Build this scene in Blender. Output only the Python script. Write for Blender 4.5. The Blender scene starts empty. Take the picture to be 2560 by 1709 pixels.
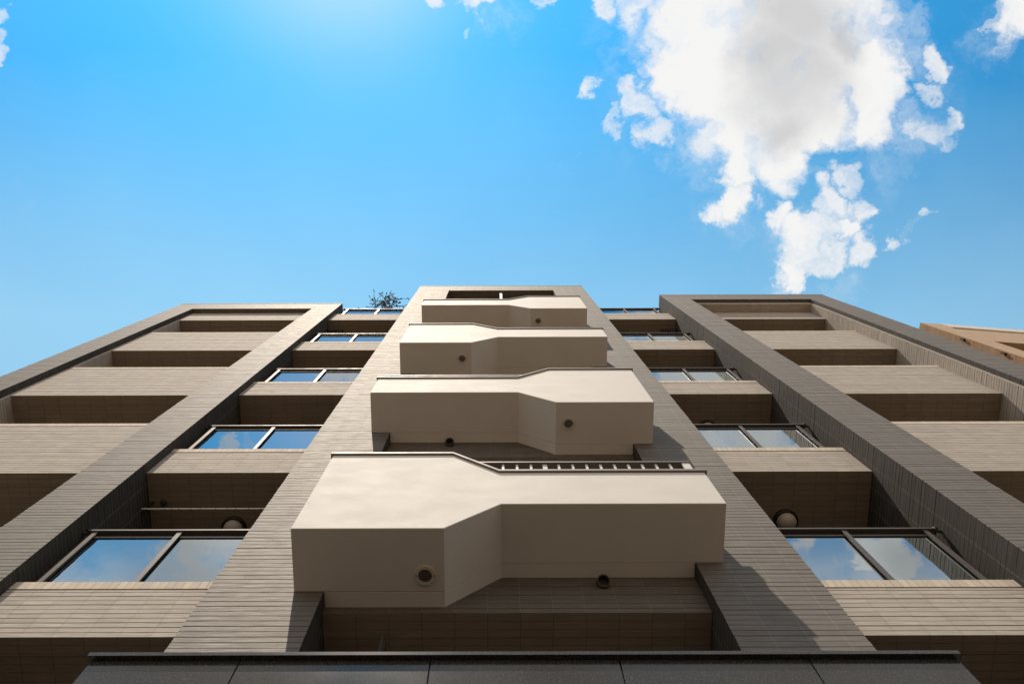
import bpy, bmesh, math, random
from mathutils import Vector, Matrix

sc = bpy.context.scene
col = sc.collection
H = 1.6                       # eye height of the photographer above the pavement
random.seed(7)

# ------------------------------------------------------------------ camera
cam_d = bpy.data.cameras.new("camera")
cam = bpy.data.objects.new("camera", cam_d)
col.objects.link(cam)
sc.camera = cam
cam_d.sensor_width = 36.0
cam_d.lens = 28.97
cam_d.shift_x = 0.016
cam_d.clip_start = 0.05
cam_d.clip_end = 20000
cam.matrix_world = (Matrix.Translation((0, 0, H)) @ Matrix.Rotation(math.radians(90 + 78.85), 4, 'X')
                    @ Matrix.Rotation(-0.0024, 4, 'Z'))

# ------------------------------------------------------------------ light
SUN = Vector((-0.60, -1.0, 3.5)).normalized()      # from the ground towards the sun
SUN_EL = math.asin(SUN.z)
SUN_AZ = math.atan2(SUN.x, SUN.y)
sun_d = bpy.data.lights.new("sun", 'SUN')
sun_d.energy = 3.3
sun_d.angle = math.radians(0.5)
sun_d.color = (1.0, 0.865, 0.71)
sun = bpy.data.objects.new("sun", sun_d)
col.objects.link(sun)
sun.rotation_euler = (-SUN).to_track_quat('-Z', 'Y').to_euler()
sun.location = (0, -20, 40)

vs = sc.view_settings
vs.view_transform = 'Standard'
vs.look = 'None'
vs.gamma = 1
vs.exposure = 0.72

# ------------------------------------------------------------------ sky
SKY = 0.11
w = bpy.data.worlds.new("World")
sc.world = w
w.use_nodes = True
nt = w.node_tree
nt.nodes.clear()
N = nt.nodes.new
L = nt.links.new


def wm(op, a, b=None, c=None, clamp=False):
    n = N('ShaderNodeMath')
    n.operation = op
    n.use_clamp = clamp
    for i, v in enumerate((a, b, c)):
        if v is None:
            continue
        if isinstance(v, (int, float)):
            n.inputs[i].default_value = v
        else:
            L(v, n.inputs[i])
    return n.outputs[0]


def wmap(v, a, b, lo=0., hi=1., kind='SMOOTHSTEP'):
    n = N('ShaderNodeMapRange')
    n.interpolation_type = kind
    L(v, n.inputs[0])
    n.inputs[1].default_value = a
    n.inputs[2].default_value = b
    n.inputs[3].default_value = lo
    n.inputs[4].default_value = hi
    return n.outputs[0]


def wvec(op, a, b=None):
    n = N('ShaderNodeVectorMath')
    n.operation = op
    for i, v in enumerate((a, b)):
        if v is None:
            continue
        if isinstance(v, (tuple, list, Vector)):
            n.inputs[i].default_value = v
        else:
            L(v, n.inputs[i])
    return n


def wnoise(vec, scale, detail=5, rough=0.55):
    n = N('ShaderNodeTexNoise')
    n.inputs['Scale'].default_value = scale
    n.inputs['Detail'].default_value = detail
    n.inputs['Roughness'].default_value = rough
    L(vec, n.inputs['Vector'])
    return n


def wmix(fac, a, b, blend='MIX'):
    n = N('ShaderNodeMix')
    n.data_type = 'RGBA'
    n.blend_type = blend
    for i, v in ((0, fac), (6, a), (7, b)):
        if isinstance(v, (int, float)):
            n.inputs[i].default_value = v
        elif isinstance(v, tuple):
            n.inputs[i].default_value = v
        else:
            L(v, n.inputs[i])
    return n.outputs[2]


tc = N('ShaderNodeTexCoord')
sky = N('ShaderNodeTexSky')
sky.sky_type = 'NISHITA'
sky.sun_disc = False
sky.sun_elevation = SUN_EL
sky.sun_rotation = SUN_AZ
sky.air_density = 1.0
sky.dust_density = 0.0
sky.ozone_density = 3.0
hs = N('ShaderNodeHueSaturation')
hs.inputs['Saturation'].default_value = 1.0
hs.inputs['Value'].default_value = 1.0
hs.inputs['Hue'].default_value = 0.5
L(sky.outputs[0], hs.inputs['Color'])
skycol = wmix(1.0, hs.outputs[0], (0.06, 0.86, 1.0, 1), 'MULTIPLY')

dirn = wvec('NORMALIZE', tc.outputs['Generated']).outputs[0]
sep = N('ShaderNodeSeparateXYZ')
L(dirn, sep.inputs[0])
zz = wm('MAXIMUM', sep.outputs[2], 0.05)
comb = N('ShaderNodeCombineXYZ')
L(wm('DIVIDE', sep.outputs[0], zz), comb.inputs[0])
L(wm('DIVIDE', sep.outputs[1], zz), comb.inputs[1])
P = comb.outputs[0]           # the cloud layer, seen as a flat deck overhead
pv = N('ShaderNodeSeparateXYZ')
L(P, pv.inputs[0])
nw = wnoise(P, 9, 6, 0.62)
warp = wvec('SUBTRACT', nw.outputs['Color'], (0.5, 0.5, 0.5)).outputs[0]
sc1 = wvec('SCALE', warp)
sc1.inputs['Scale'].default_value = 0.11
nw2 = wnoise(P, 34, 5, 0.6)
warp2 = wvec('SUBTRACT', nw2.outputs['Color'], (0.5, 0.5, 0.5)).outputs[0]
sc2 = wvec('SCALE', warp2)
sc2.inputs['Scale'].default_value = 0.045
PW = wvec('MULTIPLY', wvec('ADD', wvec('ADD', P, sc1.outputs[0]).outputs[0], sc2.outputs[0]).outputs[0], (1, 1, 0)).outputs[0]

CLOUDS = [(0.24, -0.175, 0.075, 1), (0.304, -0.188, 0.1, 1), (0.383, -0.179, 0.09, 1), (0.42, -0.121, 0.065, 1), (0.355, -0.117, 0.095, 1), (0.285, -0.122, 0.085, 1), (0.307, -0.054, 0.062, 1), (0.368, -0.063, 0.06, 1), (0.286, -0.008, 0.035, 1), (0.284, 0.034, 0.03, 0.95), (0.343, -0.017, 0.043, 1), (0.229, -0.126, 0.055, 1), (0.441, -0.086, 0.05, 0.95), (0.26, -0.059, 0.035, 0.9), (0.261, 0.053, 0.02, 0.8), (0.2, -0.153, 0.03, 0.7), (0.373, 0.073, 0.035, 0.85), (0.403, 0.03, 0.026, 0.8), (0.423, 0.002, 0.019, 0.8), (0.437, 0.03, 0.021, 0.8), (0.365, 0.107, 0.024, 0.85), (0.45, 0.078, 0.021, 0.8), (0.342, 0.049, 0.023, 0.75), (0.40, 0.062, 0.022, 0.75), (0.388, 0.098, 0.022, 0.75), (0.425, 0.060, 0.018, 0.8), (0.30, -0.03, 0.03, 0.9), (0.372, 0.125, 0.014, 0.8), (0.403, 0.092, 0.03, 0.75), (0.111, -0.1, 0.019, 0.7), (0.169, -0.093, 0.022, 0.62), (0.149, -0.066, 0.016, 0.6), (0.189, -0.068, 0.021, 0.6), (0.138, -0.057, 0.011, 0.6), (0.508, -0.139, 0.020, 0.75), (0.506, -0.105, 0.022, 0.78), (0.522, -0.072, 0.019, 0.68), (0.52, -0.047, 0.016, 0.62), (0.505, -0.058, 0.020, 0.7), (0.488, 0.063, 0.015, 0.72), (0.51, 0.04, 0.015, 0.68), (0.499, 0.051, 0.011, 0.5), (0.599, -0.193, 0.037, 1), (0.569, -0.196, 0.015, 0.7), (-0.074, -0.195, 0.013, 0.75), (-0.021, -0.203, 0.03, 0.9), (-0.044, -0.199, 0.015, 0.7), (0.049, -0.202, 0.014, 0.75), (0.12, -0.201, 0.017, 0.75), (-0.049, -0.169, 0.008, 0.6), (-0.571, -0.159, 0.018, 0.65), (-0.571, -0.137, 0.015, 0.7), (-0.572, -0.19, 0.015, 0.6),
          # the clouds over the street behind the photographer, which the glass shows
          (-0.376, -0.486, 0.061, 1), (-0.429, -0.497, 0.039, 0.9), (-0.353, -0.453, 0.039, 0.9), (-0.405, -0.52, 0.045, 1), (-0.518, -0.503, 0.022, 0.55), (-0.335, -0.331, 0.02, 0.7), (-0.304, -0.334, 0.017, 0.6), (-0.209, -0.245, 0.022, 0.9), (-0.189, -0.24, 0.022, 0.9), (0.39, -0.466, 0.033, 0.8), (0.44, -0.511, 0.033, 0.7), (0.485, -0.483, 0.045, 1), (0.523, -0.5, 0.045, 1), (0.457, -0.455, 0.028, 0.7), (0.325, -0.325, 0.067, 0.9), (0.273, -0.314, 0.056, 0.85), (0.365, -0.33, 0.045, 0.8), (0.23, -0.246, 0.05, 0.9), (0.275, -0.244, 0.045, 0.9), (0.159, -0.195, 0.033, 0.7), (-0.506, -0.654, 0.067, 0.6), (-0.291, -0.654, 0.084, 0.5), (0.032, -0.655, 0.084, 0.6), (0.301, -0.656, 0.078, 0.5), (0.514, -0.639, 0.045, 0.8)]
dens = None
wide = None
for i, (cx, cy, r, a) in enumerate(CLOUDS):
    r *= 0.95
    d = wvec('DISTANCE', PW, (cx, cy, 0)).outputs['Value']
    m = wmap(d, r * 0.45, r * 1.35, a, 0.0)
    dens = m if dens is None else wm('MAXIMUM', dens, m)
    if r >= 0.022 and i < 53:
        m3 = wmap(d, r * 0.3, r * 2.3, 1.0, 0.0)
        wide = m3 if i == 0 else wm('MAXIMUM', wide, m3)
edge = wnoise(PW, 15, 8, 0.58).outputs[0]
den2 = wm('ADD', dens, wm('MULTIPLY', wm('SUBTRACT', edge, 0.5), 1.5))
mask = wmap(den2, 0.24, 1.02)
thin = wm('MULTIPLY', wide, wmap(wnoise(PW, 12, 8, 0.64).outputs[0], 0.42, 0.74, 0.0, 0.9))
mask = wm('SUBTRACT', 1.0, wm('MULTIPLY', wm('SUBTRACT', 1.0, mask), wm('SUBTRACT', 1.0, thin)))
wisp = wmap(wnoise(PW, 4.2, 7, 0.6).outputs[0], 0.60, 0.85, 0.0, 0.10)
bank = wm('MULTIPLY', wmap(wnoise(P, 3.1, 7, 0.6).outputs[0], 0.30, 0.50), wmap(pv.outputs[1], -0.40, -0.58))
mask = wm('MAXIMUM', wm('MAXIMUM', mask, wisp), bank)
shade = wnoise(P, 6.0, 2, 0.4).outputs[0]
PG = wvec('MULTIPLY', wvec('ADD', P, sc1.outputs[0]).outputs[0], (1, 1, 0)).outputs[0]
gg = None
for cx, cy, r in ((0.345, -0.105, 0.085), (0.352, -0.17, 0.085), (0.352, -0.055, 0.045), (0.325, -0.135, 0.06), (0.40, -0.15, 0.045)):
    m4 = wmap(wvec('DISTANCE', PG, (cx, cy, 0)).outputs['Value'], r * 0.1, r * 1.15, 1.0, 0.0)
    gg = m4 if gg is None else wm('MAXIMUM', gg, m4)
grey = wm('MULTIPLY', gg, wmap(shade, 0.20, 0.60, 0.45, 1.0))
grey = wm('MAXIMUM', grey, wm('MULTIPLY', wmap(pv.outputs[1], -0.25, -0.35), wmap(shade, 0.40, 0.70)))
WH = 0.56 / SKY
GR = 0.375 / SKY
ccol = wmix(grey, (WH, WH * 0.995, WH * 0.985, 1), (GR, GR * 1.0, GR * 1.01, 1))
# the glare round the sun
sd = wm('MAXIMUM', wvec('DOT_PRODUCT', dirn, tuple(SUN)).outputs['Value'], 0.0)
aur = wm('DIVIDE', wm('POWER', sd, 8.0), SKY)
aur2 = wm('DIVIDE', wm('POWER', sd, 130.0), SKY)
aurc = N('ShaderNodeCombineColor')
for k, (g, g2) in enumerate(((0.055, 0.26), (0.205, 0.11), (0.33, 0.03))):
    L(wm('ADD', wm('MULTIPLY', aur, g), wm('MULTIPLY', aur2, g2)), aurc.inputs[k])
skysum = wmix(1.0, skycol, aurc.outputs[0], 'ADD')
vn = wm('MULTIPLY', wm('SUBTRACT', wnoise(P, 2.6, 5, 0.55).outputs[0], 0.5), 0.16)
vt = wm('ADD', wm('SUBTRACT', pv.outputs[1], wm('MULTIPLY', pv.outputs[0], 0.06)), vn)
veil = wmap(vt, -0.13, 0.20, 0.0, 0.64, 'LINEAR')
skysum = wmix(veil, skysum, (0.285 / SKY, 0.485 / SKY, 0.60 / SKY, 1))     # thin high haze
low = wmap(sep.outputs[2], 0.25, 0.97, 0.75, 0.0)
skysum = wmix(low, skysum, (0.26 / SKY, 0.275 / SKY, 0.285 / SKY, 1))       # pale haze lower down
full = wmix(mask, skysum, ccol)
bg = N('ShaderNodeBackground')
bg.inputs[1].default_value = SKY
L(full, bg.inputs[0])
wo = N('ShaderNodeOutputWorld')
L(bg.outputs[0], wo.inputs[0])

# ------------------------------------------------------------------ materials
PITCH, TILE = 0.0615, 0.221


class Mat:
    def __init__(s, name):
        s.m = bpy.data.materials.new(name)
        s.m.use_nodes = True
        s.t = s.m.node_tree
        s.b = s.t.nodes['Principled BSDF']
        s.uv = s.t.nodes.new('ShaderNodeTexCoord')

    def n(s, k):
        return s.t.nodes.new(k)

    def l(s, a, b):
        s.t.links.new(a, b)

    def set(s, **k):
        for a, v in k.items():
            s.b.inputs[a.replace('_', ' ')].default_value = v
        return s

    def mapping(s, src, scale):
        mp = s.n('ShaderNodeMapping')
        mp.inputs['Scale'].default_value = scale
        s.l(s.uv.outputs[src], mp.inputs['Vector'])
        return mp.outputs[0]

    def noise(s, vec, scale, detail=4, rough=0.55):
        n = s.n('ShaderNodeTexNoise')
        n.inputs['Scale'].default_value = scale
        n.inputs['Detail'].default_value = detail
        n.inputs['Roughness'].default_value = rough
        s.l(vec, n.inputs['Vector'])
        return n.outputs[0]

    def mrange(s, v, a, b, lo, hi):
        n = s.n('ShaderNodeMapRange')
        s.l(v, n.inputs[0])
        for i, x in enumerate((a, b, lo, hi)):
            n.inputs[i + 1].default_value = x
        return n.outputs[0]

    def mix(s, fac, a, b, blend='MIX'):
        n = s.n('ShaderNodeMix')
        n.data_type = 'RGBA'
        n.blend_type = blend
        for i, v in ((0, fac), (6, a), (7, b)):
            if isinstance(v, (int, float)):
                n.inputs[i].default_value = v
            elif isinstance(v, tuple):
                n.inputs[i].default_value = v if len(v) == 4 else v + (1,)
            else:
                s.l(v, n.inputs[i])
        return n.outputs[2]

    def bump(s, h, strength, dist):
        n = s.n('ShaderNodeBump')
        n.inputs['Strength'].default_value = strength
        n.inputs['Distance'].default_value = dist
        s.l(h, n.inputs['Height'])
        s.l(n.outputs[0], s.b.inputs['Normal'])


def tile_mat(name, c1, c2, grout, rough, spec, streak=0.5, tw=TILE, th=PITCH):
    k = Mat(name)
    br = k.n('ShaderNodeTexBrick')
    br.offset = 0.0
    br.squash = 1.0
    br.inputs['Scale'].default_value = 1.0
    br.inputs['Brick Width'].default_value = tw
    br.inputs['Row Height'].default_value = th
    br.inputs['Mortar Size'].default_value = 0.0022
    br.inputs['Mortar Smooth'].default_value = 0.2
    br.inputs['Bias'].default_value = 0.0
    br.inputs['Color1'].default_value = c1 + (1,)
    br.inputs['Color2'].default_value = c2 + (1,)
    br.inputs['Mortar'].default_value = grout + (1,)
    k.l(k.uv.outputs['UV'], br.inputs['Vector'])
    st = k.noise(k.mapping('UV', (5.5, 95, 1)), 1.0, 5, 0.65)          # brushed grain along each tile
    st2 = k.noise(k.mapping('UV', (2.2, 38, 1)), 1.0, 4, 0.7)
    wide = k.noise(k.mapping('Object', (0.55, 0.55, 0.28)), 1.0, 4, 0.6)   # weathering
    mid = k.noise(k.mapping('UV', (3.0, 7.0, 1)), 1.0, 3, 0.6)
    c = k.mix(k.mrange(st, 0.32, 0.72, 0.0, streak), br.outputs['Color'], (c1[0] * 0.45, c1[1] * 0.43, c1[2] * 0.40), 'MIX')
    c = k.mix(k.mrange(st2, 0.48, 0.72, 0.0, streak * 0.9), c, (c1[0] * 0.5, c1[1] * 0.47, c1[2] * 0.43))
    c = k.mix(k.mrange(wide, 0.3, 0.7, 0.0, 0.28), c, (c2[0] * 0.7, c2[1] * 0.68, c2[2] * 0.64))
    c = k.mix(k.mrange(mid, 0.35, 0.75, 0.0, 0.22), c, (c2[0] * 1.35, c2[1] * 1.32, c2[2] * 1.25))
    k.l(c, k.b.inputs['Base Color'])
    r = k.mrange(st, 0.3, 0.7, rough - 0.06, rough + 0.10)
    k.l(r, k.b.inputs['Roughness'])
    k.set(Specular_IOR_Level=spec, Specular_Tint=(1.0, 0.93, 0.84, 1))
    hh = k.n('ShaderNodeMath')
    hh.operation = 'SUBTRACT'
    ha = k.n('ShaderNodeMath')
    ha.operation = 'ADD'
    k.l(st, ha.inputs[0])
    k.l(st2, ha.inputs[1])
    k.l(ha.outputs[0], hh.inputs[0])
    k.l(br.outputs['Fac'], hh.inputs[1])
    k.bump(hh.outputs[0], 0.55, 0.004)
    return k.m


def plain(name, c, rough=0.5, spec=0.5, metal=0.0, var=0.15, scale=6.0, bump=0.0, bscale=200.):
    k = Mat(name)
    a = k.noise(k.uv.outputs['Object'], scale, 5, 0.6)
    cc = k.mix(k.mrange(a, 0.3, 0.7, 0, 1), tuple(x * (1 - var) for x in c), tuple(min(1, x * (1 + var)) for x in c))
    k.l(cc, k.b.inputs['Base Color'])
    k.l(k.mrange(a, 0.3, 0.7, max(0.02, rough - 0.06), rough + 0.06), k.b.inputs['Roughness'])
    k.set(Specular_IOR_Level=spec, Metallic=metal)
    if bump:
        k.bump(k.noise(k.uv.outputs['Object'], bscale, 3, 0.6), bump, 0.003)
    return k.m


M = {}
M['dark_tile'] = tile_mat('dark_glazed_tile', (0.066, 0.057, 0.047), (0.108, 0.094, 0.078), (0.24, 0.21, 0.175), 0.71, 1.0, 0.78)
M['beige_tile'] = tile_mat('beige_border_tile', (0.385, 0.348, 0.306), (0.480, 0.436, 0.386), (0.24, 0.21, 0.178), 0.80, 0.25, 0.55)
M['soffit_tile'] = tile_mat('shaded_soffit_tile', (0.225, 0.187, 0.150), (0.268, 0.224, 0.181), (0.10, 0.082, 0.064), 0.8, 0.2, 0.3)  # beige tile darkened for ceilings; the recess shade is in its colour
M['cap_tile'] = tile_mat('beige_cap_tile', (0.47, 0.41, 0.335), (0.60, 0.52, 0.43), (0.20, 0.165, 0.13), 0.80, 0.25, 0.25, 0.115, 0.0615)
M['dark_cap'] = tile_mat('dark_cap_tile', (0.14, 0.125, 0.105), (0.19, 0.17, 0.145), (0.14, 0.125, 0.105), 0.74, 0.3, 0.25, 0.115, 0.0615)
M['shaded_side_tile'] = tile_mat('shaded_return_tile', (0.030, 0.028, 0.026), (0.046, 0.043, 0.039), (0.36, 0.33, 0.285), 0.72, 0.35, 0.5)  # darker copy of the frame tile; shade of the column sides painted in
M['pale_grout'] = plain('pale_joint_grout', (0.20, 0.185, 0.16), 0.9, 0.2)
M['grout'] = plain('cement_grout', (0.24, 0.215, 0.185), 0.9, 0.2)
M['metal'] = plain('bronze_metal', (0.060, 0.050, 0.042), 0.56, 0.42, 0.0, 0.08)
M['coping_metal'] = plain('beige_coping_metal', (0.17, 0.145, 0.12), 0.6, 0.35, 0.0, 0.08)
M['post_paint'] = plain('pale_painted_metal', (0.62, 0.57, 0.50), 0.4, 0.5, 0.0, 0.05)
M['black'] = plain('black_plastic', (0.015, 0.014, 0.013), 0.5, 0.4)
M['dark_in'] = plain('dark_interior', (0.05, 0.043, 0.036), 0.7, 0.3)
M['vent'] = plain('cream_vent_plastic', (0.52, 0.47, 0.40), 0.5, 0.4, 0, 0.05)
M['globe'] = plain('opal_glass_globe', (0.42, 0.385, 0.35), 0.3, 0.5, 0, 0.03)
M['pole'] = plain('white_enamel_pole', (0.8, 0.77, 0.72), 0.25, 0.5, 0, 0.03)
M['steel'] = plain('grey_steel', (0.35, 0.35, 0.34), 0.35, 0.5, 0.6)
M['asphalt'] = plain('street_asphalt', (0.240, 0.176, 0.120), 0.9, 0.3, 0, 0.3, 3.0)
M['leaf'] = plain('olive_leaf', (0.055, 0.065, 0.035), 0.7, 0.15, 0, 0.4, 4)
M['bark'] = plain('shrub_bark', (0.10, 0.07, 0.05), 0.85, 0.2, 0, 0.3, 10)
M['clay'] = plain('planter_concrete', (0.30, 0.28, 0.26), 0.8, 0.3)

# white stucco of the balconies
k = Mat('white_stucco')
big = k.noise(k.mapping('Object', (1.0, 1.0, 1.8)), 2.6, 7, 0.65)
fine = k.noise(k.uv.outputs['Object'], 55, 4, 0.65)
c = k.mix(k.mrange(big, 0.34, 0.68, 0, 1), (0.560, 0.532, 0.490), (0.592, 0.564, 0.522))
c = k.mix(k.mrange(fine, 0.35, 0.7, 0, 0.12), c, (0.50, 0.44, 0.37))
k.l(c, k.b.inputs['Base Color'])
k.l(k.mrange(big, 0.3, 0.7, 0.78, 0.70), k.b.inputs['Roughness'])
k.set(Specular_IOR_Level=0.25)
k.bump(k.noise(k.uv.outputs['Object'], 120, 3, 0.6), 0.35, 0.004)
M['stucco'] = k.m

# polished dark granite
k = Mat('polished_granite')
vo = k.n('ShaderNodeTexVoronoi')
vo.inputs['Scale'].default_value = 190
k.l(k.uv.outputs['Object'], vo.inputs['Vector'])
gr = k.noise(k.uv.outputs['Object'], 140, 5, 0.7)
c = k.mix(k.mrange(gr, 0.42, 0.66, 0, 1), (0.012, 0.012, 0.012), (0.050, 0.046, 0.041))
vb = k.n('ShaderNodeSeparateColor')
k.l(vo.outputs['Color'], vb.inputs[0])
c = k.mix(k.mrange(vb.outputs[0], 0.82, 0.92, 0, 0.5), c, (0.10, 0.085, 0.07))
k.l(c, k.b.inputs['Base Color'])
k.l(k.mrange(k.noise(k.uv.outputs['Object'], 1.1, 3, 0.5), 0.35, 0.65, 0.10, 0.17), k.b.inputs['Roughness'])
k.set(Specular_IOR_Level=0.34, Specular_Tint=(1.0, 0.88, 0.76, 1))
M['granite'] = k.m

# pavement: near-black slabs
k = Mat('pavement_slabs')
br = k.n('ShaderNodeTexBrick')
br.offset = 0.5
br.inputs['Scale'].default_value = 1
br.inputs['Brick Width'].default_value = 0.6
br.inputs['Row Height'].default_value = 0.3
br.inputs['Mortar Size'].default_value = 0.004
br.inputs['Color1'].default_value = (0.020, 0.018, 0.016, 1)
br.inputs['Color2'].default_value = (0.028, 0.025, 0.022, 1)
br.inputs['Mortar'].default_value = (0.03, 0.028, 0.025, 1)
k.l(k.uv.outputs['Object'], br.inputs['Vector'])
k.l(k.mix(k.mrange(k.noise(k.uv.outputs['Object'], 2, 5, 0.6), 0.35, 0.7, 0, 0.5), br.outputs['Color'], (0.02, 0.018, 0.016)), k.b.inputs['Base Color'])
k.set(Roughness=0.85)
M['pavement'] = k.m

# railing glass: clear, reflective at a grazing look
k = Mat('railing_glass')
k.t.nodes.remove(k.b)
out = [n for n in k.t.nodes if n.type == 'OUTPUT_MATERIAL'][0]
fr = k.n('ShaderNodeFresnel')
fr.inputs['IOR'].default_value = 6.5
gl = k.n('ShaderNodeBsdfGlossy')
gl.inputs['Roughness'].default_value = 0.006
rp = k.n('ShaderNodeBump')
rp.inputs['Strength'].default_value = 0.12
rp.inputs['Distance'].default_value = 0.01
k.l(k.noise(k.uv.outputs['Object'], 2.2, 2, 0.4), rp.inputs['Height'])
k.l(rp.outputs[0], gl.inputs['Normal'])
gl.inputs['Color'].default_value = (0.88, 0.95, 0.96, 1)
tr = k.n('ShaderNodeBsdfTransparent')
tr.inputs['Color'].default_value = (0.34, 0.37, 0.37, 1)
ms = k.n('ShaderNodeMixShader')
k.l(fr.outputs[0], ms.inputs[0])
k.l(tr.outputs[0], ms.inputs[1])
k.l(gl.outputs[0], ms.inputs[2])
k.l(ms.outputs[0], out.inputs['Surface'])
M['glass'] = k.m
k = Mat('window_glass')
k.set(Base_Color=(0.02, 0.022, 0.024, 1), Roughness=0.03, Specular_IOR_Level=0.6)
M['window_glass'] = k.m

M['brown_brick'] = tile_mat('tan_brick', (0.42, 0.30, 0.195), (0.50, 0.36, 0.24), (0.36, 0.28, 0.2), 0.8, 0.25, 0.35, 0.10, 0.05)
M['brown_side'] = tile_mat('brown_brick', (0.30, 0.17, 0.085), (0.40, 0.26, 0.15), (0.22, 0.16, 0.11), 0.8, 0.25, 0.5, 0.22, 0.055)
M['pale_tile'] = tile_mat('pale_tile', (0.60, 0.57, 0.52), (0.70, 0.66, 0.60), (0.45, 0.42, 0.38), 0.7, 0.3, 0.35)

# ------------------------------------------------------------------ mesh helpers


class MB:
    """Collects boxes, rows of tiles, prisms and tubes; build() links ONE mesh object."""

    def __init__(s):
        s.v, s.f, s.uv, s.mi, s.sm = [], [], [], [], []

    def face(s, pts, uvs=None, mi=0, smooth=False):
        b = len(s.v)
        s.v += [tuple(p) for p in pts]
        s.f.append(tuple(range(b, b + len(pts))))
        s.uv.append(uvs or [(p[0], p[2]) for p in pts])
        s.mi.append(mi)
        s.sm.append(smooth)

    def box(s, x0, x1, y0, y1, z0, z1, mi=0, o=None, swap=False, bi=None, si=None):
        ox, oy, oz = o or (x0, y0, z0)
        A = lambda p: (p[0] - ox, p[2] - oz)
        B = lambda p: (p[1] - oy, p[2] - oz)
        C = lambda p: (p[0] - ox, p[1] - oy)
        if swap:
            A = lambda p: (p[2] - oz, p[0] - ox)
            B = lambda p: (p[2] - oz, p[1] - oy)
            C = lambda p: (p[1] - oy, p[0] - ox)
        for pts, fn in (
                ([(x0, y0, z0), (x1, y0, z0), (x1, y0, z1), (x0, y0, z1)], A),
                ([(x1, y1, z0), (x0, y1, z0), (x0, y1, z1), (x1, y1, z1)], A),
                ([(x0, y1, z0), (x0, y0, z0), (x0, y0, z1), (x0, y1, z1)], B),
                ([(x1, y0, z0), (x1, y1, z0), (x1, y1, z1), (x1, y0, z1)], B),
                ([(x0, y1, z0), (x1, y1, z0), (x1, y0, z0), (x0, y0, z0)], C),
                ([(x0, y0, z1), (x1, y0, z1), (x1, y1, z1), (x0, y1, z1)], C)):
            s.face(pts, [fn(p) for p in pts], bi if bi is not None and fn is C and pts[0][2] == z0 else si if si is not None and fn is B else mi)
        return s

    def tiled(s, x0, x1, y0, y1, z0, z1, gap=0.0065, dep=0.006, mi=0, gi=1, o=None, bi=None, si=None, sg=None):
        """a block clad in courses of border tile, with real grooves between the courses"""
        o = o or (x0, y0, z0)
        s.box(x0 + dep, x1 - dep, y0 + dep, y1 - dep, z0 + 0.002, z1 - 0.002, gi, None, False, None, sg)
        z = z0
        i = 0
        while z < z1 - 0.012:
            zt = min(z + PITCH, z1)
            j = random.uniform(-0.0012, 0.0012) if 0 < i else 0.0
            top = zt if zt >= z1 - 1e-6 else zt - gap
            s.box(x0 + j, x1 - j, y0 + j, y1 - j, z, top, mi, o, False, bi if i == 0 else None, si)
            z += PITCH
            i += 1
        return s

    def prism(s, prof, y0, y1, mi=0):
        """profile in x,z (counter-clockwise seen from the street) extruded in depth"""
        n = len(prof)
        s.face([(x, y0, z) for x, z in prof], None, mi)
        s.face([(x, y1, z) for x, z in reversed(prof)], None, mi)
        for i in range(n):
            a, b = prof[i], prof[(i + 1) % n]
            p = [(a[0], y1, a[1]), (b[0], y1, b[1]), (b[0], y0, b[1]), (a[0], y0, a[1])]
            s.face(p, [(q[0], q[1]) for q in p], mi)
        return s

    def tube(s, a, b, r, seg=10, mi=0, r2=None, cap=True):
        a, b = Vector(a), Vector(b)
        d = (b - a).normalized()
        u = d.orthogonal().normalized()
        v = d.cross(u)
        r2 = r if r2 is None else r2
        ra = [a + (u * math.cos(t) + v * math.sin(t)) * r for t in [2 * math.pi * i / seg for i in range(seg)]]
        rb = [b + (u * math.cos(t) + v * math.sin(t)) * r2 for t in [2 * math.pi * i / seg for i in range(seg)]]
        for i in range(seg):
            j = (i + 1) % seg
            s.face([ra[i], ra[j], rb[j], rb[i]], None, mi, True)
        if cap:
            s.face(list(reversed(ra)), None, mi)
            s.face(rb, None, mi)
        return s

    def ring(s, c, r0, r1, z0, z1, seg=36, mi=0):
        """flat annulus with a rim, facing down"""
        for i in range(seg):
            t, q = 2 * math.pi * i / seg, 2 * math.pi * (i + 1) / seg
            P = lambda r, a, z: (c[0] + r * math.cos(a), c[1] + r * math.sin(a), z)
            s.face([P(r0, t, z0), P(r0, q, z0), P(r1, q, z0), P(r1, t, z0)][::-1], None, mi)
            s.face([P(r1, t, z0), P(r1, q, z0), P(r1, q, z1), P(r1, t, z1)], None, mi, True)
            s.face([P(r0, q, z0), P(r0, t, z0), P(r0, t, z1), P(r0, q, z1)], None, mi, True)
            s.face([P(r0, t, z1), P(r1, t, z1), P(r1, q, z1), P(r0, q, z1)][::-1], None, mi)
        return s

    def lathe(s, c, prof, seg=32, mi=0):
        """profile (r, z) turned about the vertical through c"""
        for (r0, z0), (r1, z1) in zip(prof, prof[1:]):
            for i in range(seg):
                t, q = 2 * math.pi * i / seg, 2 * math.pi * (i + 1) / seg
                P = lambda r, a, z: (c[0] + r * math.cos(a), c[1] + r * math.sin(a), c[2] + z)
                if r0 < 1e-6:
                    s.face([P(0, 0, z0), P(r1, q, z1), P(r1, t, z1)], None, mi, True)
                elif r1 < 1e-6:
                    s.face([P(r0, t, z0), P(r0, q, z0), P(0, 0, z1)], None, mi, True)
                else:
                    s.face([P(r0, t, z0), P(r0, q, z0), P(r1, q, z1), P(r1, t, z1)], None, mi, True)
        return s

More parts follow.
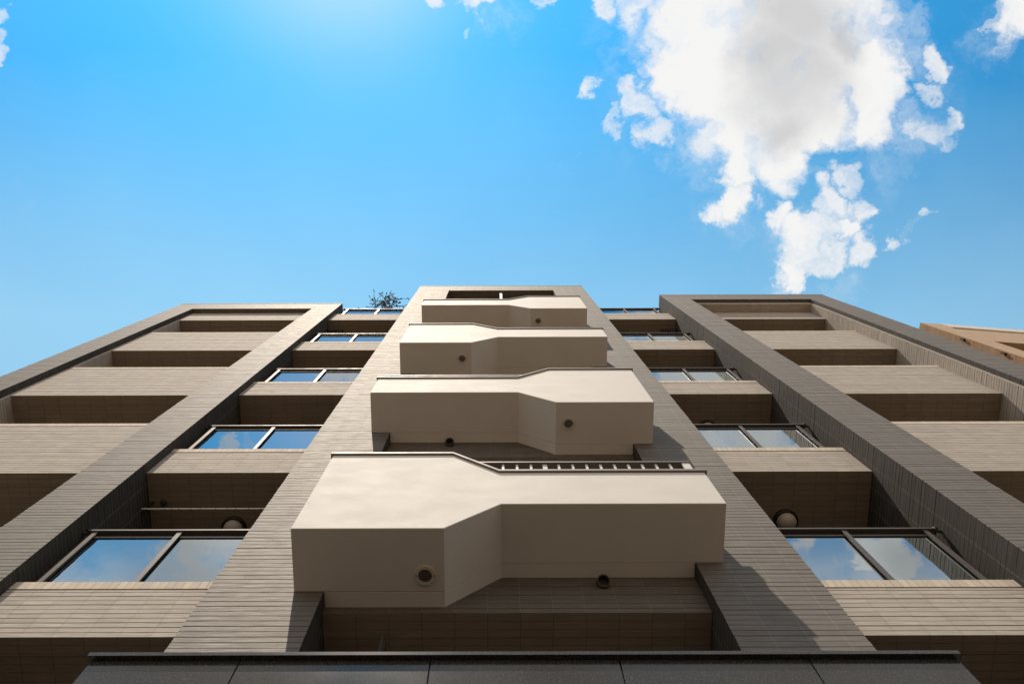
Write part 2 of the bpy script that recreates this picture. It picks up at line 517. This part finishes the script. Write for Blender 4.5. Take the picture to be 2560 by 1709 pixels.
    def build(s, name, mats, parent=None, loc=None, bevel=0.0, label=None):
        me = bpy.data.meshes.new(name)
        me.from_pydata(s.v, [], s.f)
        ul = me.uv_layers.new(name='UVMap')
        k = 0
        for i, uv in enumerate(s.uv):
            for q in uv:
                ul.data[k].uv = q
                k += 1
        for m in (mats if isinstance(mats, (list, tuple)) else [mats]):
            me.materials.append(m)
        me.polygons.foreach_set('material_index', s.mi)
        me.polygons.foreach_set('use_smooth', s.sm)
        me.update()
        if bevel:
            bm = bmesh.new()
            bm.from_mesh(me)
            bmesh.ops.remove_doubles(bm, verts=bm.verts, dist=1e-5)
            bmesh.ops.recalc_face_normals(bm, faces=bm.faces)
            es = [e for e in bm.edges if len(e.link_faces) == 2 and e.calc_face_angle(0) > 0.3]
            bmesh.ops.bevel(bm, geom=es, offset=bevel, segments=2, profile=0.6, affect='EDGES')
            bm.to_mesh(me)
            bm.free()
        o = bpy.data.objects.new(name, me)
        col.objects.link(o)
        if parent:
            o.parent = parent
        if loc:
            o.location = loc
        if label:
            o['label'] = label
        return o


def empty(name, loc, label, cat, group=None):
    o = bpy.data.objects.new(name, None)
    o.empty_display_size = 0.2
    o.location = loc
    col.objects.link(o)
    o['label'] = label
    o['category'] = cat
    if group:
        o['group'] = group
    return o


def tag(o, label, cat, group=None):
    o['label'] = label
    o['category'] = cat
    if group:
        o['group'] = group
    return o


def Z(v):
    return v + H


# ------------------------------------------------------------------ ground
g = MB()
g.box(-600, 600, -600, 600, -0.6, -0.16)
o = g.build('ground', M['asphalt'])
o['kind'] = 'structure'
g = MB()
g.box(-40, 40, -4.0, 12, -0.155, 0.0)
o = g.build('pavement', M['pavement'])
o['kind'] = 'structure'

# ------------------------------------------------------------------ the apartment building
bld = empty('apartment_building', (0.14, 2.72, 0),
            'tall apartment building clad in grey-beige tile with stacked white balconies', 'building')
BO = Vector((0.14, 2.72, 0))
building_parts = []


def part(mb, name, mats, parent=None, bevel=0.0, label=None):
    """a part of the building; its mesh is kept in building coordinates"""
    mb.v = [(x - BO.x, y - BO.y, z) for x, y, z in mb.v]
    return mb.build(name, mats, parent or bld, None, bevel, label)


DT = [M['dark_tile'], M['grout'], M['shaded_side_tile'], M['pale_grout']]
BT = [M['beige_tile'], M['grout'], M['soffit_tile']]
S = [5.02, 8.165, 11.325, 14.45, 17.68]           # undersides of the storeys
FY, LY, WLY, WRY = 2.72, 2.99, 2.885, 2.72        # front planes: centre frame, ledges, left wing, right wing
FX0, FX1, OX0, OX1 = -1.955, 2.236, -1.165, 1.445
BACK = 4.4
TOPC, TOPL, TOPR = 21.38, 19.44, 19.59


def cap(mb_args, mats, parent):
    m = MB()
    m.box(*mb_args, swap=True)
    return part(m, 'cap', mats, parent)


# centre frame
m = MB()
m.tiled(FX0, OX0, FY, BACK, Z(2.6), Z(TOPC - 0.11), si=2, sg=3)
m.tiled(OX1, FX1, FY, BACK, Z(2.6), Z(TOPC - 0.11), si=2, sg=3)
m.tiled(OX0 + 0.001, OX1 - 0.001, FY, BACK, Z(20.47), Z(TOPC - 0.11))
fr_c = part(m, 'facade_frame', DT)
cap((FX0 - 0.004, FX1 + 0.004, FY - 0.004, BACK, Z(TOPC - 0.105), Z(TOPC)), M['dark_cap'], fr_c)
# left wing frame
LX = (-7.44, -6.94, -4.20, -3.645)
m = MB()
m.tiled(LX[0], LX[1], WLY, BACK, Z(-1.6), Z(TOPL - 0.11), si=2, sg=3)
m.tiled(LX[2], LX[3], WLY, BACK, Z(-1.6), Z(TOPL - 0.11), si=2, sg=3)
m.tiled(LX[1] + 0.001, LX[2] - 0.001, WLY, 3.0 - 0.012, Z(18.65), Z(TOPL - 0.11))
fr_l = part(m, 'wing_frame', DT)
cap((LX[0] - 0.004, LX[3] + 0.004, WLY - 0.004, BACK, Z(TOPL - 0.105), Z(TOPL)), M['dark_cap'], fr_l)
# right wing frame
RX = (3.925, 4.505, 7.255, 7.81)
m = MB()
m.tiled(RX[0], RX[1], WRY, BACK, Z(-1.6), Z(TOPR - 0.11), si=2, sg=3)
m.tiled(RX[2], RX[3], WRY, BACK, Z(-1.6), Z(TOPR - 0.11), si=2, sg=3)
m.tiled(RX[1] + 0.001, RX[2] - 0.001, WRY, 2.80 - 0.002, Z(18.82), Z(TOPR - 0.11))
fr_r = part(m, 'wing_frame', DT)
cap((RX[0] - 0.004, RX[3] + 0.004, WRY - 0.004, BACK, Z(TOPR - 0.105), Z(TOPR)), M['dark_cap'], fr_r)
m = MB()
m.box(RX[3] + 0.002, RX[3] + 0.045, WRY + 0.05, BACK, Z(-1.6), Z(TOPR - 0.4))
part(m, 'corner_flashing', M['post_paint'])

# beige inner jambs of the wings
m = MB()
m.tiled(LX[1] + 0.002, LX[1] + 0.065, LY, BACK - 0.1, Z(3.0), Z(18.645))
part(m, 'recess_jamb', BT)
m = MB()
m.tiled(RX[2] - 0.067, RX[2] - 0.002, 2.80, BACK - 0.1, Z(3.0), Z(18.60))
part(m, 'recess_jamb', BT)
m = MB()
m.tiled(RX[1] + 0.002, RX[2] - 0.002, 2.80, BACK - 0.1, Z(18.60), Z(18.815))
part(m, 'recess_header', BT)

# wing parapets with the slab underneath; the top one is the closing fascia
for side in (0, 1):
    x0, x1 = (LX[1] + 0.068, LX[2] - 0.002) if side == 0 else (RX[1] + 0.002, RX[2] - 0.070)
    for i in range(-1, 5):
        s0 = S[i] if i >= 0 else S[0] - 3.15
        top = s0 + 1.775 if i < 4 else (18.645 if side == 0 else 18.597)
        m = MB()
        if i < 4:
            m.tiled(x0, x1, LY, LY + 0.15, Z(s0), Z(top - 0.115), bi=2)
        else:
            m.tiled(x0, x1, LY, LY + 0.15, Z(s0), Z(top), bi=2)
        p = part(m, 'parapet', BT)
        if i < 4:
            cap((x0, x1, LY - 0.003, LY + 0.16, Z(top - 0.11), Z(top)), M['cap_tile'], p)
        m = MB()
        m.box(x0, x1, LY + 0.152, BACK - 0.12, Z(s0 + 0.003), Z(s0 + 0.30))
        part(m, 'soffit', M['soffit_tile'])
    m = MB()
    m.box(x0 - 0.05, x1 + 0.05, BACK - 0.11, BACK + 0.1, Z(-1.6), Z(19.2))
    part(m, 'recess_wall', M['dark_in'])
    m = MB()
    m.box(x0, x1, 3.2, BACK - 0.12, Z(18.9), Z(19.2))
    part(m, 'roof_slab', M['clay'])

# bays between the frame and the wings: low tiled ledges, slabs, glass railings
for side in (0, 1):
    x0, x1 = (LX[3] + 0.002, FX0 - 0.002) if side == 0 else (FX1 + 0.002, RX[0] - 0.002)
    for i in range(-1, 5):
        s0 = S[i] if i >= 0 else S[0] - 3.15
        top = s0 + 0.765
        m = MB()
        m.tiled(x0, x1, LY, LY + 0.14, Z(s0), Z(top - 0.115), bi=2)
        p = part(m, 'ledge', BT)
        cap((x0, x1, LY - 0.004, LY + 0.15, Z(top - 0.11), Z(top)), M['cap_tile'], p)
        m = MB()
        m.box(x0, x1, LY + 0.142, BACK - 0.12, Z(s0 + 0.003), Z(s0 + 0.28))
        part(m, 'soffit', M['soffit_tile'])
        # railing: clamp frame with a pane between posts, flat handrail above
        zt = s0 + 1.80
        g0, g1 = (x0 + 0.10, x1) if side == 0 else (x0, x1 - 0.10)
        fr = MB()
        fr.box(g0, g1, LY + 0.055, LY + 0.088, Z(zt - 0.115), Z(zt - 0.090))
        rail = part(fr, 'glass_railing', M['metal'])
        fr = MB()
        fr.box(g0, g1, LY + 0.058, LY + 0.084, Z(top + 0.001), Z(top + 0.03))
        part(fr, 'bottom_rail', M['metal'], rail)
        hr = MB()
        h0, h1 = (x0 + 0.045, x1) if side == 0 else (x0, x1 - 0.045)
        hr.box(h0, h1, LY + 0.030, LY + 0.092, Z(zt - 0.025), Z(zt))
        ex = h0 if side == 0 else h1
        hr.tube((ex, LY + 0.06, Z(zt - 0.012)), (ex + (0.044 if side else -0.044), LY + 0.06, Z(zt - 0.012)), 0.016)
        hr.lathe((ex, LY + 0.055, Z(zt)), [(0.03, 0), (0.026, 0.016), (0.012, 0.026), (0, 0.028)], 14)
        part(hr, 'handrail', M['metal'], rail)
        posts = [-3.52, -2.776, -2.03] if side == 0 else [3.77, 3.054, 2.31]
        for px in posts:
            ps = MB()
            ps.box(px - 0.021, px + 0.021, LY + 0.040, LY + 0.052, Z(top + 0.001), Z(zt - 0.027))
            ps.box(px - 0.010, px + 0.010, LY + 0.053, LY + 0.098, Z(top + 0.001), Z(zt - 0.027))
            part(ps, 'post', M['post_paint'] if False else M['metal'], rail)
        for a, b in zip(posts, posts[1:]):
            a, b = min(a, b), max(a, b)
            gp = MB()
            gp.box(a + 0.012, b - 0.012, LY + 0.066, LY + 0.076, Z(top + 0.031), Z(zt - 0.116))
            part(gp, 'glass_pane', M['glass'], rail)
    m = MB()
    m.box(x0 - 0.05, x1 + 0.05, BACK - 0.11, BACK + 0.1, Z(-1.6), Z(S[4] + 0.2))
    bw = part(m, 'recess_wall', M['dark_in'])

# centre recess: beams and slabs at each storey, back wall
for i in range(4):
    zb = S[i] + 0.035
    m = MB()
    m.tiled(OX0 + 0.002, OX1 - 0.002, 2.84, 3.02, Z(zb), Z(zb + 0.60), bi=2)
    part(m, 'lintel', [M['dark_tile'], M['grout'], M['soffit_tile']])
    m = MB()
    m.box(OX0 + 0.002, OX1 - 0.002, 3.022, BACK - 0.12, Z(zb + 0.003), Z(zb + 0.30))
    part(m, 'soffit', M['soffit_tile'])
m = MB()
m.box(OX0 - 0.05, OX1 + 0.05, BACK - 0.11, BACK + 0.1, Z(-1.6), Z(21.0))
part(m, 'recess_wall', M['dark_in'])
m = MB()
m.box(FX0 + 0.01, FX1 - 0.01, BACK + 0.11, BACK + 8, Z(-1.6), Z(21.2))
m.box(LX[0], RX[3], BACK + 0.12, BACK + 8, Z(-1.6), Z(S[4] + 0.25))
part(m, 'rear_block', M['clay'])

m = MB()
m.box(OX0 + 0.002, OX1 - 0.002, 2.72, BACK - 0.12, Z(3.1), Z(3.4))
part(m, 'floor_slab', M['dark_in'])

# partition board in the lowest recess, slender post in the top one
m = MB()
m.box(-0.750, -0.722, 2.95, BACK - 0.12, Z(3.41), Z(4.93))
m.box(-0.752, -0.735, 2.935, 2.949, Z(3.41), Z(4.95))
part(m, 'partition_panel', M['dark_in'])
m = MB()
m.box(0.10, 0.165, 2.775, 2.84, Z(15.6), Z(20.47))
part(m, 'post', M['post_paint'])

# balconies: a box whose face is tall on one half and low on the other
C0 = 0.14
HB = 1.506
BZ = [5.546, 8.692, 11.90, 15.045]
VENT = [(-0.478, 2.606), (0.758, 2.50), (-0.478, 2.502), (0.766, 2.50)]
for i, zb in enumerate(BZ):
    mir = 1 if i % 2 == 0 else -1          # +1: tall half on the left

    def X(o):
        return C0 + o * mir
    lo, hi, r_hi = zb - 0.415, zb + 1.062, zb + 0.636
    prof = [(-HB, lo), (-0.487, lo), (-0.105, zb), (HB, zb), (HB, r_hi), (-0.115, r_hi), (-0.50, hi), (-HB, hi)]
    pr = [(X(a), Z(b)) for a, b in prof]
    if mir < 0:
        pr = pr[::-1]
    m = MB()
    m.prism(pr, 2.27, FY + 0.006)
    # the part that runs back into the recess
    inn = [(-1.303, lo), (-0.487, lo), (-0.105, zb), (1.303, zb), (1.303, zb + 0.15), (-1.303, zb + 0.15)]
    pr2 = [(X(a), Z(b + 0.0015)) for a, b in inn]
    if mir < 0:
        pr2 = pr2[::-1]
    m.prism(pr2, FY + 0.005, 2.845)
    bal = part(m, 'balcony', M['stucco'], None, 0.006)
    # metal coping along the top edge, following the step
    cp = MB()
    a0, h = 0.018, 0.034
    top = [(-HB - 0.02, hi), (-0.50, hi), (-0.115, r_hi), (HB + 0.02, r_hi)]
    line = [(X(a), Z(b)) for a, b in top]
    if mir < 0:
        line = line[::-1]
    for (xa, za), (xb, zc) in zip(line, line[1:]):
        pts = [(xa, za), (xb, zc), (xb, zc + h), (xa, za + h)]
        cp.prism(pts, 2.27 - a0, 2.46)
    part(cp, 'coping', M['coping_metal'], bal)
    # railing on the low half, level with the tall half
    x_in, x_out = -0.10, HB - 0.02
    rl = MB()
    xa, xb = sorted((X(x_in - 0.30), X(x_out)))
    rl.box(xa, xb, 2.332, 2.392, Z(zb + 1.055), Z(zb + 1.08))
    br_ = part(rl, 'balcony_railing', M['metal'], bal)
    o_ = x_in + 0.02
    kx = 0
    bars = MB()
    while o_ < x_out - 0.12:
        ww = 0.010 if kx % 12 != 3 else 0.019
        xx = X(o_)
        bars.box(xx - ww, xx + ww, 2.350, 2.362, Z(r_hi + 0.035), Z(zb + 1.054))
        o_ += 0.1165
        kx += 1
    xx = X(x_out - 0.035)
    bars.box(xx - 0.032, xx + 0.032, 2.340, 2.352, Z(r_hi + 0.035), Z(zb + 1.054))
    part(bars, 'railing_bars', M['post_paint'], bal)

# granite clad entrance storey
JX = [-1.955, -1.234, -0.318, 0.592, 1.505, 2.225]
m = MB()
m.box(-1.94, 2.21, 2.292, 2.70, Z(-1.6), Z(3.58))
ew = part(m, 'entrance_wall', M['black'])
for a, b in zip(JX, JX[1:]):
    q = MB()
    q.box(a + 0.003, b - 0.003, 2.27, 2.29, Z(0.2), Z(3.60))
    part(q, 'stone_panel', M['granite'], ew, 0.0015)
m = MB()
m.box(-1.972, 2.238, 2.243, 2.716, Z(3.602), Z(3.632))
part(m, 'coping', M['granite'], ew, 0.002)

# ------------------------------------------------------------------ fittings on the building (things of their own)
storey = ['lowest', 'second lowest', 'second highest', 'topmost']


def make_vent():
    r = empty('vent_cover', (0, 0, 0), '', 'vent', 'round vents under the white balconies')
    a = MB()
    a.ring((0, 0), 0.047, 0.070, -0.010, -0.0005, 40)
    for sx in (-0.059, 0.059):
        a.lathe((sx, 0, -0.0102), [(0.0045, 0), (0.0045, -0.001), (0, -0.0012)], 10, 1)
    a.build('flange', [M['vent'], M['black']], r)
    b = MB()
    b.lathe((0, 0, -0.002), [(0, 0), (0.0475, 0)], 30)
    b.build('duct_opening', M['dark_in'], r)
    c_ = MB()
    for q in range(7):
        y = -0.036 + q * 0.012
        hw = math.sqrt(0.046 ** 2 - y * y)
        c_.face([(-hw, y - 0.0035, -0.0085), (-hw, y + 0.0025, -0.004), (hw, y + 0.0025, -0.004), (hw, y - 0.0035, -0.0085)])
        c_.face([(-hw, y - 0.0035, -0.0075), (hw, y - 0.0035, -0.0075), (hw, y + 0.0025, -0.003), (-hw, y + 0.0025, -0.003)])
    c_.build('louvres', M['vent'], r)
    return r


def dup(root, loc, label):
    r = root.copy()
    col.objects.link(r)
    r.location = loc
    r['label'] = label
    for ch in root.children:
        d = ch.copy()
        col.objects.link(d)
        d.parent = r
    return r


v0 = make_vent()
v0.location = (VENT[0][0], VENT[0][1], Z(BZ[0] - 0.415))
v0['label'] = 'round louvred vent in the underside of the lowest white balcony'
for i in range(1, 4):
    dup(v0, (VENT[i][0], VENT[i][1], Z(BZ[i] - 0.415)),
        'round louvred vent in the underside of the %s white balcony' % storey[i])


def make_pipe():
    r = empty('exhaust_hood', (0, 0, 0), '', 'exhaust pipe', 'dark exhaust pipes between balcony and beam')
    a = MB()
    n = 28
    # a short pipe that leans out of the beam and opens downwards
    d = Vector((0, -0.72, -0.69)).normalized()
    u = Vector((1, 0, 0))
    vv = d.cross(u)
    for (r0, t0), (r1, t1) in (((0.047, -0.06), (0.047, 0.035)), ((0.047, 0.035), (0.039, 0.035)), ((0.039, 0.035), (0.039, -0.03))):
        for j in range(n):
            p, q = 2 * math.pi * j / n, 2 * math.pi * (j + 1) / n
            P_ = lambda rr, tt, an: d * tt + (u * math.cos(an) + vv * math.sin(an)) * rr
            a.face([P_(r0, t0, p), P_(r1, t1, p), P_(r1, t1, q), P_(r0, t0, q)], None, 0, True)
    a.build('pipe', M['dark_in'], r)
    b = MB()
    b.face([d * -0.02 + (u * math.cos(2 * math.pi * j / n) + vv * math.sin(2 * math.pi * j / n)) * 0.0392 for j in range(n)])
    b.build('bore', M['black'], r)
    return r


pipes = [(0.762, 2.815, 5.43), (-0.503, 2.815, 8.60), (0.781, 2.815, 11.80)]
p0 = make_pipe()
p0.location = (pipes[0][0], pipes[0][1], Z(pipes[0][2]))
p0['label'] = 'short dark exhaust pipe under the low half of the lowest white balcony'
for i in (1, 2):
    dup(p0, (pipes[i][0], pipes[i][1], Z(pipes[i][2])),
        'short dark exhaust pipe under the low half of the %s white balcony' % storey[i])


def make_lamp():
    r = empty('globe_lamp', (0, 0, 0), '', 'lamp', 'globe lamps under the tiled ceilings')
    a = MB()
    a.lathe((0, 0, 0), [(0.132, 0), (0.132, -0.03), (0.122, -0.04), (0.10, -0.042), (0, -0.042)], 40)
    a.build('base', M['black'], r)
    b = MB()
    pr = [(0.104 * math.cos(t), -0.043 - 0.088 * math.sin(t)) for t in [math.pi / 2 * q / 10 for q in range(10)]] + [(0, -0.131)]
    b.lathe((0, 0, 0), pr, 40)
    b.build('globe', M['globe'], r)
    return r


l0 = make_lamp()
l0.location = (-2.765, 3.60, Z(S[1] + 0.002))
l0['label'] = 'white globe lamp behind the lowest glass railing, left of the balconies'
dup(l0, (3.05, 3.535, Z(S[1] + 0.002)), 'white globe lamp behind the lowest glass railing, right of the balconies')
dup(l0, (3.02, 3.50, Z(S[2] + 0.002)), 'black-rimmed globe lamp mostly hidden behind the second glass railing on the right')

m = MB()
m.lathe((0, 0, 0), [(0.036, 0), (0.036, -0.018), (0.028, -0.028), (0.012, -0.033), (0, -0.033)], 24)
o = m.build('ceiling_sensor', M['dark_in'], None, (-3.485, 3.312, Z(S[1] + 0.002)))
tag(o, 'small dark round sensor on the ceiling beside the white pole', 'sensor')

pl = empty('laundry_pole', (-2.9, 3.312, Z(7.98)), 'thin white pole across the dark ceiling above the lowest left glass railing', 'pole')
m = MB()
m.tube((-0.74, 0, 0), (0.94, 0, 0), 0.0085, 12)
m.build('rod', M['pole'], pl)
for q in (-0.50, -0.43, -0.36, -0.235, -0.14, 0.02, 0.14, 0.23, 0.36, 0.48):
    m = MB()
    m.ring((0, 0), 0.0086, 0.0105, -0.006, 0.006, 14)
    m.v = [(z + q, y, x) for x, y, z in m.v]
    m.build('clip', M['steel'], pl)
for q in (-0.70, 0.80):
    m = MB()
    m.box(q - 0.012, q + 0.012, -0.006, 0.006, 0.0087, S[1] - 7.98 + 0.003)
    m.build('hanger', M['black'], pl)

sb = empty('security_camera', (1.60, 3.08, Z(S[0] + 0.035)), 'small dark box camera in the shadow below the lowest balcony', 'camera')
m = MB()
m.box(-0.042, 0.042, -0.05, 0.05, -0.055, -0.012)
m.build('housing', M['steel'], sb, None, 0.008)
m = MB()
m.box(-0.015, 0.015, -0.015, 0.015, -0.0115, 0.002)
m.build('bracket', M['black'], sb)

for nm, lx, lab in (('left', -3.45, 'dark louvred drying rack near the top, left of the balconies'),
                    ('right', 3.73, 'dark louvred drying rack near the top, right of the balconies')):
    gq = empty('drying_rack', (lx, 3.255, Z(17.45)), lab, 'rack', 'dark racks under the top ceilings')
    m = MB()
    for q in range(9):
        m.box(-0.16 + q * 0.038, -0.145 + q * 0.038, -0.09, 0.14, -0.012, 0.0)
    m.build('slats', M['black'], gq)
    m = MB()
    m.box(-0.175, 0.175, -0.10, -0.092, -0.02, 0.012)
    m.box(-0.175, 0.175, 0.142, 0.150, -0.02, 0.012)
    m.box(-0.175, -0.163, -0.091, 0.141, 0.0125, 0.03)
    m.box(0.163, 0.175, -0.091, 0.141, 0.0125, 0.03)
    for sx in (-0.17, 0.17):
        m.box(sx - 0.004, sx + 0.004, 0.02, 0.03, 0.031, 17.683 - 17.45 + 0.002)
    m.build('frame', M['dark_in'], gq)

# ------------------------------------------------------------------ shrubs on the roof terrace
rnd = random.Random(21)


def make_shrub(name, base, heads, label, twigs, leafs, spread):
    r = empty(name, base, label, 'shrub')
    m = MB()
    lf = MB()
    B0 = Vector(base)

    def leaf(p, d):
        n = Vector((rnd.uniform(-1, 1), rnd.uniform(-1, 1), rnd.uniform(-1, 1))).normalized()
        d = (d + Vector((rnd.uniform(-1, 1), rnd.uniform(-1, 1), rnd.uniform(-0.6, 1))) * 0.9).normalized()
        sde = d.cross(n).normalized()
        ln = rnd.uniform(0.05, 0.085)
        wd = ln * rnd.uniform(0.17, 0.26)
        a, b = p, p + d * ln
        mid = p + d * ln * 0.45 + n.cross(d) * 0.0
        lf.face([a, mid + sde * wd, b, mid - sde * wd])

    for hd in heads:
        h = Vector(hd) - B0
        p0 = Vector((rnd.uniform(-0.04, 0.04), rnd.uniform(-0.03, 0.03), 0))
        mid = h * 0.5 + Vector((rnd.uniform(-.06, .06), 0.10, 0.05))
        m.tube(p0, mid, 0.016, 8, 0, 0.012)
        m.tube(mid, h, 0.012, 8, 0, 0.007)
        for _ in range(twigs):
            d = Vector((rnd.gauss(0, 1) * spread[0], rnd.gauss(0, 1) * spread[1], rnd.uniform(-0.15, 1.0) * spread[2]))
            st = mid.lerp(h, rnd.uniform(0.35, 1.0))
            e1 = st + d * 0.55 + Vector((0, 0, 0.04))
            e2 = st + d + Vector((rnd.uniform(-.05, .05), rnd.uniform(-.03, .03), 0.08))
            m.tube(st, e1, 0.007, 5, 0, 0.005, False)
            m.tube(e1, e2, 0.005, 5, 0, 0.003, False)
            for _k in range(leafs):
                t = rnd.random() ** 0.7
                q = st.lerp(e1, t * 2) if t < 0.5 else e1.lerp(e2, t * 2 - 1)
                leaf(q, (e2 - st).normalized())
    m.build('stems', M['bark'], r)
    lf.build('leaves', M['leaf'], r)
    pt = MB()
    pt.lathe((0, 0, -0.52), [(0, 0), (0.17, 0), (0.22, 0.50), (0.20, 0.50), (0.19, 0.46), (0, 0.46)], 24)
    pt.build('pot', M['clay'], r)
    return r


make_shrub('olive_shrub', (-2.75, 3.42, Z(S[4] + 0.82)),
           [(-3.02, 2.95, Z(20.5)), (-2.56, 2.93, Z(20.6)), (-2.80, 2.97, Z(20.45)), (-2.78, 2.90, Z(20.7))],
           'sparse dark-leaved shrub rising above the top glass railing on the left', 15, 9, (0.20, 0.10, 0.9))
make_shrub('potted_shrub', (-3.40, 3.44, Z(S[4] + 0.82)), [(-3.38, 3.10, Z(19.85))],
           'tiny wispy plant beside the left wing, left of the bigger roof shrub', 5, 7, (0.10, 0.05, 0.30))

# ------------------------------------------------------------------ the neighbour
nb = empty('brick_building', (9.019, 3.0, 0), 'tan brick neighbouring building at the right edge', 'building')
nb.rotation_euler = (0, 0, math.atan(0.0785))
T = 17.23
m = MB()
m.box(0, 0.44, 0, 0.145, 0, Z(T))
m.box(0.441, 7.0, 0, 0.145, Z(15.33), Z(16.66))
for zz_ in (12.2, 9.1, 6.0, 2.9):
    m.box(0.441, 7.0, 0, 0.145, Z(zz_), Z(zz_ + 1.35))
m.build('front_wall', M['brown_brick'], nb)
m = MB()
m.box(-0.012, -0.001, 0.003, 6.0, 0, Z(T - 0.005))
m.build('side_wall', M['brown_side'], nb)
m = MB()
m.box(0.442, 7.0, -0.01, 0.15, Z(16.84), Z(T - 0.002))
m.build('roof_band', M['pale_tile'], nb)
m = MB()
m.box(0.0, 7.0, 1.6, 6.0, 0, Z(T - 0.3))
m.build('recess_wall', M['dark_in'], nb)
for zz_ in (15.33, 12.2, 9.1, 6.0):
    m = MB()
    m.box(0.442, 7.0, 0.146, 1.59, Z(zz_ + 0.004), Z(zz_ + 0.25))
    m.build('soffit', M['brown_brick'], nb)
for zz_ in (15.5, 14.2):
    m = MB()
    m.box(-0.05, -0.0125, 0.02, 0.06, Z(zz_), Z(zz_ + 0.12))
    m.build('wall_bracket', M['black'], nb)
